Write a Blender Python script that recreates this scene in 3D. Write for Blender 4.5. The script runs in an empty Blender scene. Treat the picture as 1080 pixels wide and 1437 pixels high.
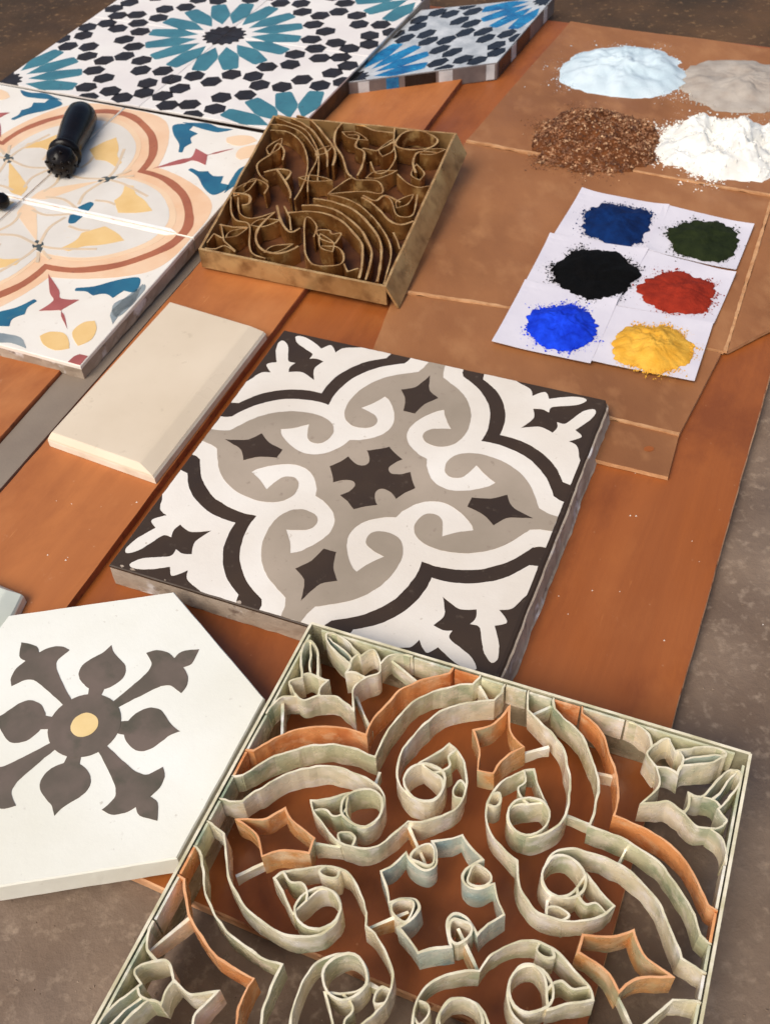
import bpy, math, random
from mathutils import Vector, Matrix, noise
from math import sin, cos, pi, radians, sqrt, atan2, hypot

random.seed(7)
SC = bpy.context.scene
C = SC.collection

# ------------------------------------------------------------------ camera
CAM_H, PITCH, ROLL = 0.40873, 0.82050, -0.06929
fw = Vector((0, cos(PITCH), -sin(PITCH)))
xx = Vector((1, 0, 0)); uu = xx.cross(fw)
xr = xx * cos(ROLL) + uu * sin(ROLL)
ur = -xx * sin(ROLL) + uu * cos(ROLL)
cam_data = bpy.data.cameras.new('camera')
cam = bpy.data.objects.new('camera', cam_data); C.objects.link(cam)
M = Matrix((xr, ur, -fw)).transposed().to_4x4(); M.translation = (0, 0, CAM_H)
cam.matrix_world = M
cam_data.sensor_fit = 'VERTICAL'; cam_data.sensor_height = 24; cam_data.lens = 24.667
cam_data.clip_start = 0.01; cam_data.clip_end = 100
cam_data.dof.use_dof = True; cam_data.dof.focus_distance = 0.46; cam_data.dof.aperture_fstop = 20
SC.camera = cam

# ------------------------------------------------------------------ daylight
SUN_EL, SUN_AZ = radians(50), radians(-138)      # azimuth of the sun, clockwise from +Y (light comes from the left, a little in front)
world = bpy.data.worlds.new('World'); SC.world = world; world.use_nodes = True
wn = world.node_tree
bg = wn.nodes['Background']
sky = wn.nodes.new('ShaderNodeTexSky'); sky.sky_type = 'NISHITA'; sky.sun_disc = False
sky.sun_elevation = SUN_EL; sky.sun_rotation = SUN_AZ
sky.dust_density = 4.0; sky.air_density = 1.0
wn.links.new(sky.outputs[0], bg.inputs[0]); bg.inputs[1].default_value = 0.12
sun_data = bpy.data.lights.new('sun', 'SUN'); sun_data.energy = 2.15; sun_data.angle = radians(38)
sun_data.color = (1.0, 0.93, 0.82)
sun = bpy.data.objects.new('sun', sun_data); C.objects.link(sun)
sd = Vector((sin(SUN_AZ) * cos(SUN_EL), cos(SUN_AZ) * cos(SUN_EL), sin(SUN_EL)))
sun.rotation_euler = sd.to_track_quat('Z', 'Y').to_euler()
SC.view_settings.view_transform = 'Standard'; SC.view_settings.look = 'None'
SC.view_settings.exposure = 0.14; SC.view_settings.gamma = 1.0

# ------------------------------------------------------------------ helpers (all geometry is written in centimetres)
CM = 0.01

def srgb(r, g, b):
    f = lambda v: (v / 255 / 12.92) if v / 255 <= 0.04045 else ((v / 255 + 0.055) / 1.055) ** 2.4
    return (f(r), f(g), f(b), 1.0)

def mat(name, c1, c2=None, scale=60, c3=None, c3_scale=200, c3_at=0.62, c3_soft=0.06, rough=0.5, rough_var=0.12,
        bump=0.15, bump_scale=400, metal=0.0, stretch=None, detail=6, spec=0.5, c4=None, c4_scale=30, c4_at=0.6, c4_soft=0.1, rotz=0, coat=0):
    """procedural material: c1/c2 mottled by noise, c3 and c4 as patches, bump and roughness from noise"""
    m = bpy.data.materials.new(name); m.use_nodes = True
    nt = m.node_tree; N = nt.nodes; Lk = nt.links
    p = N['Principled BSDF']
    tc = N.new('ShaderNodeTexCoord'); mp = N.new('ShaderNodeMapping')
    Lk.new(tc.outputs['Object'], mp.inputs[0])
    if stretch: mp.inputs['Scale'].default_value = stretch
    mp.inputs['Rotation'].default_value = (0, 0, rotz)
    def nz(sc, dt=detail, off=0.0, rg=0.55):
        n = N.new('ShaderNodeTexNoise'); n.inputs['Scale'].default_value = sc; n.inputs['Detail'].default_value = dt
        n.inputs['Roughness'].default_value = rg
        if off:
            a = N.new('ShaderNodeVectorMath'); a.operation = 'ADD'; a.inputs[1].default_value = (off, off * 1.7, off * .3)
            Lk.new(mp.outputs[0], a.inputs[0]); Lk.new(a.outputs[0], n.inputs['Vector'])
        else: Lk.new(mp.outputs[0], n.inputs['Vector'])
        return n
    def mixc(fac, a, b):
        mx = N.new('ShaderNodeMix'); mx.data_type = 'RGBA'
        Lk.new(fac, mx.inputs[0])
        for s, v in ((6, a), (7, b)):
            if isinstance(v, tuple): mx.inputs[s].default_value = v
            else: Lk.new(v, mx.inputs[s])
        return mx.outputs[2]
    def ramp(src, lo, hi):
        r = N.new('ShaderNodeMapRange'); r.inputs[1].default_value = lo; r.inputs[2].default_value = hi; r.clamp = True
        Lk.new(src, r.inputs[0]); return r.outputs[0]
    col = c1
    if c2 is not None:
        col = mixc(ramp(nz(scale).outputs[0], 0.36, 0.64), c1, c2)
    if c4 is not None:
        col = mixc(ramp(nz(c4_scale, 5, 3.1).outputs[0], c4_at - c4_soft, c4_at + c4_soft), col, c4)
    if c3 is not None:
        col = mixc(ramp(nz(c3_scale, 4, 7.3).outputs[0], c3_at - c3_soft, c3_at + c3_soft), col, c3)
    if isinstance(col, tuple): p.inputs['Base Color'].default_value = col
    else: Lk.new(col, p.inputs['Base Color'])
    r = N.new('ShaderNodeMapRange'); r.inputs[3].default_value = max(0.02, rough - rough_var); r.inputs[4].default_value = min(1, rough + rough_var)
    r.inputs[1].default_value = .3; r.inputs[2].default_value = .7
    Lk.new(nz(scale * 1.7, 4, 1.3).outputs[0], r.inputs[0]); Lk.new(r.outputs[0], p.inputs['Roughness'])
    p.inputs['Metallic'].default_value = metal; p.inputs['Specular IOR Level'].default_value = spec
    if coat: p.inputs['Coat Weight'].default_value = coat; p.inputs['Coat Roughness'].default_value = .12
    if bump:
        b = N.new('ShaderNodeBump'); b.inputs['Strength'].default_value = bump; b.inputs['Distance'].default_value = 0.001
        Lk.new(nz(bump_scale, 6, 0.7, .65).outputs[0], b.inputs['Height']); Lk.new(b.outputs[0], p.inputs['Normal'])
    return m

def wood(name, base, dark, light, dust, angle, rough=.42):
    """worn varnished board: long grain, darker stains, scuffs and dust drifts"""
    m = bpy.data.materials.new(name); m.use_nodes = True
    nt = m.node_tree; N = nt.nodes; Lk = nt.links; p = N['Principled BSDF']
    tc = N.new('ShaderNodeTexCoord'); rot = N.new('ShaderNodeMapping'); rot.inputs['Rotation'].default_value = (0, 0, angle)
    Lk.new(tc.outputs['Object'], rot.inputs[0])
    def nz(scale, sx, sy, dt=8, rg=.6, off=0, dist=0):
        mp = N.new('ShaderNodeMapping'); mp.inputs['Scale'].default_value = (sx, sy, 1); mp.inputs['Location'].default_value = (off, off * .7, 0)
        Lk.new(rot.outputs[0], mp.inputs[0])
        n = N.new('ShaderNodeTexNoise'); n.inputs['Scale'].default_value = scale; n.inputs['Detail'].default_value = dt
        n.inputs['Roughness'].default_value = rg; n.inputs['Distortion'].default_value = dist
        Lk.new(mp.outputs[0], n.inputs['Vector']); return n.outputs[0]
    def ramp(src, lo, hi, a=0., b=1.):
        r_ = N.new('ShaderNodeMapRange'); r_.inputs[1].default_value = lo; r_.inputs[2].default_value = hi; r_.inputs[3].default_value = a; r_.inputs[4].default_value = b
        Lk.new(src, r_.inputs[0]); return r_.outputs[0]
    def mixc(fac, a, b):
        mx = N.new('ShaderNodeMix'); mx.data_type = 'RGBA'; Lk.new(fac, mx.inputs[0])
        for s_, v in ((6, a), (7, b)):
            if isinstance(v, tuple): mx.inputs[s_].default_value = v
            else: Lk.new(v, mx.inputs[s_])
        return mx.outputs[2]
    grain = nz(60, 1, .05, 6, .7, 0, .6)
    col = mixc(ramp(grain, .40, .66, 0, .35), base, dark)
    col = mixc(ramp(nz(9, 1, .55, 9, .68, 3, .4), .47, .62, 0, .8), col, dark)
    col = mixc(ramp(nz(10, 1, .5, 6, .65, 9), .52, .72, 0, .7), col, light)
    col = mixc(ramp(nz(300, 1, .12, 3, .5, 5), .70, .76, 0, .55), col, light)
    dm = nz(38, 1, .8, 10, .78, 13); col = mixc(ramp(dm, .62, .74, 0, .55), col, dust)
    vor = N.new('ShaderNodeTexVoronoi'); vor.inputs['Scale'].default_value = 95; Lk.new(rot.outputs[0], vor.inputs['Vector'])
    col = mixc(ramp(vor.outputs['Distance'], .03, .06, .35, 0), col, dust)
    Lk.new(col, p.inputs['Base Color'])
    Lk.new(ramp(nz(16, 1, .5, 7, .7, 21), .35, .68, rough - .14, rough + .3), p.inputs['Roughness'])
    b = N.new('ShaderNodeBump'); b.inputs['Strength'].default_value = .22; b.inputs['Distance'].default_value = .0012
    ad = N.new('ShaderNodeMath'); ad.operation = 'ADD'; Lk.new(grain, ad.inputs[0]); Lk.new(nz(24, 1, .7, 8, .6, 2), ad.inputs[1])
    Lk.new(ad.outputs[0], b.inputs['Height']); Lk.new(b.outputs[0], p.inputs['Normal'])
    return m

def link(name, verts, faces, m, parent=None, fm=None, smooth=False, origin=None):
    """one mesh object; verts in cm; fm = material index per face when m is a list"""
    me = bpy.data.meshes.new(name)
    me.from_pydata([(x * CM, y * CM, z * CM) for x, y, z in verts], [], faces)
    for q in (m if isinstance(m, (list, tuple)) else [m]): me.materials.append(q)
    if fm: me.polygons.foreach_set('material_index', fm)
    if smooth: me.polygons.foreach_set('use_smooth', [True] * len(me.polygons))
    me.update()
    o = bpy.data.objects.new(name, me); C.objects.link(o)
    if parent is not None: o.parent = parent
    return o

def tag(o, label=None, cat=None, group=None, kind=None):
    if label: o['label'] = label
    if cat: o['category'] = cat
    if group: o['group'] = group
    if kind: o['kind'] = kind
    return o

def thing(name, label, cat, loc=(0, 0, 0), rz=0.0, group=None):
    o = bpy.data.objects.new(name, None); C.objects.link(o)
    o.empty_display_size = 0.02
    o.location = [v * CM for v in loc]; o.rotation_euler = (0, 0, rz)
    return tag(o, label, cat, group)

def crom(P, n=6, sharp=(), closed=False):
    """Catmull-Rom through P, with the indices in sharp kept as corners"""
    L = len(P); out = []
    segs = L if closed else L - 1
    for i in range(segs):
        p1 = P[i]; p2 = P[(i + 1) % L]
        p0 = P[i - 1] if (closed or i > 0) and i not in sharp else p1
        if not closed and i == 0: p0 = p1
        j = (i + 1) % L
        p3 = P[(i + 2) % L] if (closed or i + 2 < L) and j not in sharp else p2
        for k in range(n):
            t = k / n; t2 = t * t; t3 = t2 * t
            out.append(tuple(0.5 * ((2 * p1[a]) + (-p0[a] + p2[a]) * t + (2 * p0[a] - 5 * p1[a] + 4 * p2[a] - p3[a]) * t2 + (-p0[a] + 3 * p1[a] - 3 * p2[a] + p3[a]) * t3) for a in (0, 1)))
    if not closed: out.append(tuple(P[-1][:2]))
    return out

def area(p): return 0.5 * sum(p[i][0] * p[(i + 1) % len(p)][1] - p[(i + 1) % len(p)][0] * p[i][1] for i in range(len(p)))

def clean(p, eps=1e-3):
    q = []
    for a in p:
        if not q or hypot(a[0] - q[-1][0], a[1] - q[-1][1]) > eps: q.append(a)
    if hypot(q[0][0] - q[-1][0], q[0][1] - q[-1][1]) < eps: q.pop()
    return q

def prism_data(polys, z0, z1, V=None, F=None):
    """extruded flat shapes (top and walls), appended to V, F"""
    V = [] if V is None else V; F = [] if F is None else F
    for p in polys:
        p = clean(p)
        if area(p) < 0: p = p[::-1]
        n = len(p); b = len(V)
        V += [(x, y, z1) for x, y in p] + [(x, y, z0) for x, y in p]
        F.append(tuple(range(b, b + n)))
        F += [(b + i + n, b + (i + 1) % n + n, b + (i + 1) % n, b + i) for i in range(n)]
    return V, F

def inlay(name, polys, z, m, parent, h=0.05):
    def jit(p):
        out = []
        for i in range(len(p)):
            a, b = p[i], p[(i + 1) % len(p)]; k = max(1, min(40, int(hypot(b[0] - a[0], b[1] - a[1]) / .25)))
            for j in range(k):
                x, y = a[0] + (b[0] - a[0]) * j / k, a[1] + (b[1] - a[1]) * j / k
                out.append((x + .022 * noise.noise(Vector((x * 2.6, y * 2.6, 1))) + .014 * noise.noise(Vector((x * 8, y * 8, 3))), y + .022 * noise.noise(Vector((x * 2.6, y * 2.6, 7))) + .014 * noise.noise(Vector((x * 8, y * 8, 9)))))
        return out
    V, F = prism_data([jit(p) for p in polys], z - h, z)
    return link(name, V, F, m, parent)

def box_data(x0, x1, y0, y1, z0, z1, V=None, F=None):
    return prism_data([[(x0, y0), (x1, y0), (x1, y1), (x0, y1)]], z0, z1, V, F)

def ribbon_data(P, th, z0, z1, closed=False, jit=0.0, V=None, F=None, fm=None):
    """upright strip of sheet metal along P; faces: sides (mat 0), top edge (mat 1)"""
    if jit > .06:
        Q = []
        m_ = len(P) if closed else len(P) - 1
        for i in range(m_):
            a, b = P[i], P[(i + 1) % len(P)]; k_ = max(1, min(30, int(hypot(b[0] - a[0], b[1] - a[1]) / .22)))
            Q += [(a[0] + (b[0] - a[0]) * j / k_, a[1] + (b[1] - a[1]) * j / k_) for j in range(k_)]
        P = Q if closed else Q + [P[-1]]
    V = [] if V is None else V; F = [] if F is None else F; fm = [] if fm is None else fm
    P = clean(P) if closed else P
    n = len(P); b = len(V)
    ph = random.random() * 50
    for i, (x, y) in enumerate(P):
        if closed: a = P[i - 1]; c = P[(i + 1) % n]
        else: a = P[max(0, i - 1)]; c = P[min(n - 1, i + 1)]
        d1 = Vector((x - a[0], y - a[1])); d2 = Vector((c[0] - x, c[1] - y))
        d1 = d1.normalized() if d1.length > 1e-6 else d2.normalized(); d2 = d2.normalized() if d2.length > 1e-6 else d1
        t = d1 + d2
        t = t.normalized() if t.length > 1e-3 else d1
        k = th / 2 / max(0.55, t.dot(d1))
        nx, ny = -t.y * k, t.x * k
        q = noise.noise(Vector((x * .35 + ph, y * .35, 0)))
        zt = z1 + jit * q; zb = z0 + 2.6 * jit * noise.fractal(Vector((x * .8, y * .8, ph)), 1, 2, 3); zt += .35 * jit * noise.noise(Vector((x * 2.5, y * 2.5, ph)))
        k *= 1 + (.5 * noise.noise(Vector((x * 1.6, y * 1.6, ph + 9))) if jit > .06 else 0); nx, ny = -t.y * k, t.x * k
        lx = jit * 1.4 * noise.noise(Vector((x * .3, ph, y * .3)))
        V += [(x + nx, y + ny, zt), (x - nx, y - ny, zt), (x - nx + lx, y - ny, zb), (x + nx + lx, y + ny, zb)]
    m = n if closed else n - 1
    for i in range(m):
        p, q = b + 4 * i, b + 4 * ((i + 1) % n)
        F += [(p, p + 1, q + 1, q), (p + 1, p + 2, q + 2, q + 1), (p + 2, p + 3, q + 3, q + 2), (p + 3, p, q, q + 3)]
        fm += [1, 0, 0, 0]
    if not closed:
        F += [(b, b + 3, b + 2, b + 1), (b + 4 * n - 4, b + 4 * n - 3, b + 4 * n - 2, b + 4 * n - 1)]; fm += [0, 0]
    return V, F, fm

def strip(name, P, th, z0, z1, m, parent, closed=False, jit=0.09):
    V, F, fm = ribbon_data(P, th, z0, z1, closed, jit)
    return link(name, V, F, m, parent, fm)

def tile_body(name, w, h, z0, z1, mside, mtop, parent, bev=0.06, rough=0.03, seg=44, rside=None, band=0.0, flare=0.0):
    """cast tile w x h: slightly uneven cast sides, softened upper arris; faces of the top use mtop; band = depth of the face layer"""
    per = []
    for s in range(4):
        for i in range(seg):
            t = -1 + 2 * i / seg
            x, y = [(t, -1), (1, t), (-t, 1), (-1, -t)][s]
            per.append((x * w / 2, y * h / 2, s))
    ph = random.random() * 90
    V, F, fm = [], [], []
    rows = [(z0, .02, 1.6), (z0 + .12, 0, 1.6), (z0 + (z1 - z0) * .4, 0, 1.4), (z1 - max(band, .2) - .02, 0, 1.0), (z1 - max(band, .2) + .03, 0.0, .5), (z1 - bev, 0.0, .35), (z1, bev, .25)]
    n = len(per)
    for zi, (z, ins, am) in enumerate(rows):
        for x, y, s in per:
            L = max(abs(x) / (w / 2), abs(y) / (h / 2))
            q = noise.fractal(Vector((x * .9 + ph, y * .9, z * 1.5)), .8, 2.2, 4) * rough * am
            if rside and s in rside: q += -abs(noise.fractal(Vector((x * .7, y * .7 + ph, z * 2.2)), .7, 2.3, 4)) * rough * am * rside[s]
            if flare and s == 1 and zi < 6: q += flare * (1 - zi / 6) * (.85 + .22 * noise.fractal(Vector((y * .5, ph, 1)), 1, 2, 4)) * min(1, (10 - abs(y)) / .8 + .2)
            fx = 1 - (ins - q) / (w / 2); fy = 1 - (ins - q) / (h / 2)
            V.append((x * fx, y * fy, z))
    for r in range(len(rows) - 1):
        for i in range(n):
            j = (i + 1) % n
            F.append((r * n + i, r * n + j, (r + 1) * n + j, (r + 1) * n + i)); fm.append(0 if r < 4 else 1)
    F.append(tuple(range((len(rows) - 1) * n, len(rows) * n))); fm.append(1)
    F.append(tuple(range(n - 1, -1, -1))); fm.append(0)
    return link(name, V, F, [mside, mtop], parent, fm)

def quads(oct_pts, flip=True):
    """octant polyline from tile edge (v=1) to the diagonal -> full quadrant polyline (top edge .. diagonal .. right edge)"""
    q = list(oct_pts)
    return q + [(v, u) for u, v in q[::-1]][1:] if abs(q[-1][0] - q[-1][1]) < 1e-6 else q + [(v, u) for u, v in q[::-1]]

def rot4(P, k):
    for _ in range(k): P = [(v, -u) for u, v in P]          # clockwise quarter turns
    return P

# ------------------------------------------------------------------ the quatrefoil pattern (unit tile, half side = 1), traced on one octant
def D(p): return (p, p)
OG = crom([(.052, 1.0), (.060, .94), (.078, .893), (.134, .86), (.205, .815), (.263, .762), (.309, .695), (.340, .624), (.356, .539), (.355, .471), (.338, .409), (.305, .364), (.257, .339), (.208, .338), (.165, .354), (.143, .385), (.142, .420), (.162, .452), (.205, .473), (.270, .493), (.217, .558), (.179, .628), (.144, .605), (.102, .553), (.069, .495), (.050, .432), (.056, .366), (.087, .310), (.131, .271), (.178, .242), D(.226)], 5, sharp=(1, 2, 19, 21, 29))
OW = crom([(.165, 1.0), (.168, .975), (.185, .94), (.236, .911), (.307, .862), (.367, .798), (.413, .731), (.440, .659), (.456, .585), (.462, .520), D(.456)], 5, sharp=(1, 2))
OK_ = crom([(.292, 1.0), (.302, .955), (.360, .917), (.413, .874), (.465, .808), (.502, .739), (.524, .676), (.536, .601), D(.537)], 5, sharp=(1,))
OF = crom([(.487, 1.0), (.520, .984), (.556, .972), (.592, .950), (.612, .903), (.648, .946), (.676, .957), (.708, .912), (.768, .946), (.825, .972), (.885, .982), (.908, .962), (.875, .918), (.828, .892), (.776, .868), (.738, .845), (.737, .802), (.694, .815), (.646, .803), (.670, .742), (.662, .697), D(.628)], 4, sharp=(4, 7, 14, 16, 18))
STAR_HALF = [(0, .885), (.014, .835), (.044, .760), (.113, .712), (.060, .640), (.034, .546)]
S_ = crom(STAR_HALF + [(-x, y) for x, y in STAR_HALF[:0:-1]], 4, sharp=(0, 3, 5, 6, 8), closed=True)
C_OCT = [(0, .247), (.052, .207), (.104, .180), (.078, .147), (.064, .118), (.060, .090), (.070, .070)]
C_Q = C_OCT + [(y, x) for x, y in C_OCT[-2::-1]]
CC = []
for k in range(4): CC += rot4(C_Q, k)[:-1]
C_ = crom(CC, 3, sharp=[i for i in range(len(CC)) if i % 12 in (0, 2, 10)], closed=True)
QG, QW, QK, QF = quads(OG), quads(OW), quads(OK_), quads(OF)

def full(Q):
    out = []
    for k in range(4): out += rot4(Q, k)
    return out
def scale(P, s, lim=None): return [((max(-lim, min(lim, x * s)) if lim else x * s), (max(-lim, min(lim, y * s)) if lim else y * s)) for x, y in P]

# ------------------------------------------------------------------ materials
M_ground = mat('trodden_concrete', srgb(134, 114, 96), srgb(108, 90, 76), 20, srgb(152, 132, 112), 200, .66, .12, rough=.85, bump=.9, bump_scale=160, c4=srgb(102, 82, 66), c4_scale=12, c4_at=.58, c4_soft=.16, detail=14)
M_gritm = mat('ground_grit', srgb(150, 130, 110), srgb(112, 92, 76), 60, rough=.9, bump=0)
M_darkground = mat('dark_brown_ground', srgb(94, 66, 40), srgb(64, 44, 26), 12, srgb(116, 88, 58), 180, .64, .05, rough=.95, bump=.9, bump_scale=120, c4=srgb(48, 36, 22), c4_scale=5, c4_at=.55, detail=12)
M_board = wood('varnished_board', srgb(156, 86, 36), srgb(122, 62, 24), srgb(174, 104, 50), srgb(184, 134, 94), radians(-64 + 90))
M_plank = wood('pale_plank', srgb(182, 110, 56), srgb(150, 84, 40), srgb(198, 132, 78), srgb(206, 164, 128), radians(-64 + 90), .5)
M_board_edge = mat('board_edge', srgb(206, 160, 120), srgb(176, 118, 78), 40, srgb(120, 66, 36), 150, .62, rough=.8, bump=.4)
M_plank_edge = mat('plank_edge', srgb(164, 92, 50), srgb(138, 70, 34), 40, srgb(110, 56, 28), 150, .62, rough=.8, bump=.4)
M_infill = mat('lit_gap_grey', srgb(142, 128, 112), srgb(128, 114, 100), 14, rough=.7, bump=.15)  # grey of the lit gap, put into the colour of an added strip
M_card = mat('cardboard', srgb(160, 106, 63), srgb(142, 90, 50), 14, srgb(170, 118, 74), 60, .66, .16, rough=.62, rough_var=.16, bump=.5, bump_scale=70, c4=srgb(122, 76, 42), c4_scale=9, c4_at=.60, c4_soft=.16, detail=10, stretch=(1, .6, 1), rotz=radians(26))
M_card_lt = mat('cardboard_crease', srgb(206, 158, 112), srgb(180, 128, 84), 120, rough=.85, bump=.2)
M_paper = mat('white_paper', srgb(218, 213, 219), srgb(208, 203, 211), 30, rough=.7, bump=.06, bump_scale=90)
M_white = mat('cement_white', srgb(234, 227, 216), srgb(220, 210, 196), 12, srgb(196, 184, 168), 330, .72, .04, rough=.5, rough_var=.14, bump=.14, bump_scale=300, detail=9)
M_dark = mat('cement_dark_brown', srgb(62, 45, 29), srgb(52, 37, 24), 22, srgb(78, 64, 50), 300, .68, .05, rough=.55, rough_var=.1, bump=.08, bump_scale=300)
M_grey = mat('cement_taupe', srgb(174, 158, 140), srgb(152, 138, 120), 12, srgb(148, 132, 116), 240, .68, .05, rough=.55, rough_var=.1, bump=.08, bump_scale=300)
M_side = mat('cement_side', srgb(178, 162, 144), srgb(148, 130, 112), 40, srgb(118, 100, 86), 160, .66, .08, rough=.9, bump=.5, bump_scale=200, c4=srgb(210, 204, 200), c4_scale=60, c4_at=.62, c4_soft=.05)
M_hexw = mat('cement_ivory', srgb(240, 239, 229), srgb(226, 223, 208), 9, srgb(206, 200, 186), 280, .72, .04, rough=.46, rough_var=.14, bump=.12, bump_scale=300)
M_hexd = mat('cement_grey_brown', srgb(112, 97, 86), srgb(94, 84, 72), 50, srgb(80, 76, 62), 70, .62, .10, rough=.55, bump=.08, bump_scale=300)
M_yel = mat('cement_yellow', srgb(236, 208, 150), srgb(228, 196, 132), 60, rough=.55, bump=.06)
M_cream = mat('glazed_cream', srgb(222, 205, 180), srgb(214, 196, 170), 14, srgb(204, 186, 160), 120, .70, .05, rough=.34, rough_var=.1, bump=.08, bump_scale=60)
M_creamside = mat('glazed_rim', srgb(232, 222, 204), srgb(214, 200, 178), 60, rough=.5, bump=.1)
M_palegreen = mat('glazed_pale_green', srgb(214, 216, 202), srgb(204, 208, 194), 20, rough=.35, bump=.03)
# orange and blue tiles
M_ow = mat('cement_warm_white', srgb(236, 230, 219), srgb(228, 220, 207), 20, srgb(216, 206, 192), 220, .7, .04, rough=.38, bump=.05)
M_oi = mat('cement_pale_grey', srgb(226, 219, 208), srgb(216, 208, 196), 26, srgb(222, 210, 190), 200, .7, .04, rough=.38, bump=.05)
M_oo = mat('cement_peach', srgb(236, 202, 168), srgb(230, 186, 146), 30, rough=.4, bump=.05)
M_op = mat('cement_pale_peach', srgb(238, 206, 170), srgb(230, 196, 160), 30, rough=.4, bump=.05)
M_ob = mat('cement_rust', srgb(180, 110, 76), srgb(162, 94, 66), 30, srgb(146, 84, 66), 200, .66, rough=.4, bump=.05)
M_oy = mat('cement_ochre', srgb(234, 198, 136), srgb(226, 186, 120), 40, rough=.4, bump=.05)
M_obl = mat('cement_blue', srgb(44, 108, 134), srgb(36, 90, 120), 40, srgb(70, 110, 120), 160, .66, rough=.4, bump=.05)
M_org = mat('cement_grey_blue', srgb(150, 158, 158), srgb(128, 138, 142), 60, rough=.4, bump=.05)
M_ord = mat('cement_dull_red', srgb(176, 98, 92), srgb(158, 84, 78), 60, rough=.4, bump=.05)
M_odk = mat('cement_slate', srgb(78, 86, 84), srgb(64, 72, 72), 60, rough=.4, bump=.05)
M_oline = mat('cement_faint_line', srgb(222, 196, 164), srgb(206, 186, 160), 60, rough=.4, bump=.05)
M_grout = mat('white_grout', srgb(250, 248, 244), srgb(238, 234, 228), 60, rough=.6, bump=.1)
# star tiles
M_teal = mat('cement_teal', srgb(66, 126, 138), srgb(56, 112, 126), 40, srgb(56, 98, 112), 180, .66, rough=.4, bump=.05)
M_black = mat('cement_black', srgb(38, 26, 19), srgb(30, 20, 14), 40, srgb(58, 44, 36), 260, .68, rough=.42, bump=.05)
M_sw = mat('cement_bone', srgb(236, 230, 222), srgb(226, 218, 212), 20, rough=.4, bump=.05)
M_azure = mat('cement_azure', srgb(24, 132, 180), srgb(14, 88, 140), 70, srgb(70, 176, 210), 150, .68, rough=.28, bump=.05)
M_glossw = mat('wet_white', srgb(206, 208, 208), srgb(168, 172, 174), 60, rough=.25, bump=.05)
M_glossk = mat('wet_black', srgb(20, 18, 18), srgb(34, 32, 32), 80, rough=.2, bump=.05)
M_sgrey = mat('smooth_grey_side', srgb(120, 110, 106), srgb(98, 90, 88), 60, rough=.4, bump=.1)
# metal
def paintmetal(name, a, b, c, d): return mat(name, a, b, 80, c, 120, .60, .10, rough=.24, rough_var=.14, bump=.45, bump_scale=150, c4=d, c4_scale=45, c4_at=.57, c4_soft=.07, spec=.8, detail=7, metal=.12, coat=.3)
M_fcream = paintmetal('stained_cream', srgb(248, 238, 212), srgb(230, 218, 184), srgb(252, 246, 236), srgb(190, 194, 162))
M_fsage = paintmetal('stained_sage', srgb(224, 220, 184), srgb(200, 198, 160), srgb(246, 236, 212), srgb(156, 168, 138))
M_forange = paintmetal('stained_orange', srgb(244, 172, 110), srgb(230, 152, 90), srgb(246, 200, 152), srgb(212, 128, 70))
M_ftan = paintmetal('stained_tan', srgb(230, 176, 116), srgb(214, 156, 98), srgb(240, 210, 170), srgb(196, 190, 150))
M_fblue = paintmetal('stained_pale_blue', srgb(208, 214, 196), srgb(186, 200, 186), srgb(236, 230, 212), srgb(152, 184, 184))
M_fframe = paintmetal('stained_frame', srgb(176, 170, 142), srgb(150, 146, 120), srgb(204, 194, 166), srgb(124, 122, 98))
M_edge = mat('worn_edge', srgb(236, 226, 200), srgb(200, 190, 152), 120, rough=.35, bump=.1, spec=.7)
M_oedge = mat('worn_orange_edge', srgb(234, 176, 126), srgb(214, 150, 98), 120, rough=.35, bump=.1, spec=.7)
M_brass = mat('old_brass', srgb(172, 122, 66), srgb(128, 80, 38), 60, srgb(206, 164, 104), 120, .62, .08, rough=.32, rough_var=.14, metal=.6, bump=.25, bump_scale=300, c4=srgb(96, 58, 28), c4_scale=30, c4_at=.58)
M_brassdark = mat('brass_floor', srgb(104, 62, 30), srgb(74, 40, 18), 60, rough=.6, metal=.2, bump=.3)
M_brassedge = mat('brass_edge', srgb(226, 184, 126), srgb(184, 136, 84), 120, rough=.28, metal=.5, bump=.1)
M_brassframe = mat('brass_frame', srgb(190, 156, 106), srgb(164, 126, 78), 40, srgb(120, 86, 48), 70, .60, .12, rough=.36, metal=.5, bump=.25, c4=srgb(200, 170, 116), c4_scale=26, c4_at=.6)
M_gloss_black = mat('black_enamel', srgb(10, 6, 5), srgb(18, 11, 9), 40, rough=.22, rough_var=.06, bump=.08, bump_scale=120, spec=.22)

# ------------------------------------------------------------------ ground and boards (axes of the table run at -26 / 64 degrees)
def plane(name, x0, x1, y0, y1, z, m):
    o = link(name, [(x0, y0, z), (x1, y0, z), (x1, y1, z), (x0, y1, z)], [(0, 1, 2, 3)], m)
    return tag(o, kind='structure')
# ground: one uneven sheet
V, F = [], []
nx_, ny_ = 90, 110
for j in range(ny_ + 1):
    for i in range(nx_ + 1):
        x = -60 + 130 * i / nx_; y = -20 + 190 * j / ny_
        V.append((x, y, -.72 + .07 * noise.fractal(Vector((x * .12, y * .12, 0)), 1, 2, 4)))
for j in range(ny_):
    for i in range(nx_):
        a = j * (nx_ + 1) + i; F.append((a, a + 1, a + nx_ + 2, a + nx_ + 1))
tag(link('ground', V, F, M_ground, smooth=True), kind='structure')
plane('outer_ground', -3000, 3000, -3000, 3000, -1.9, M_darkground)
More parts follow.
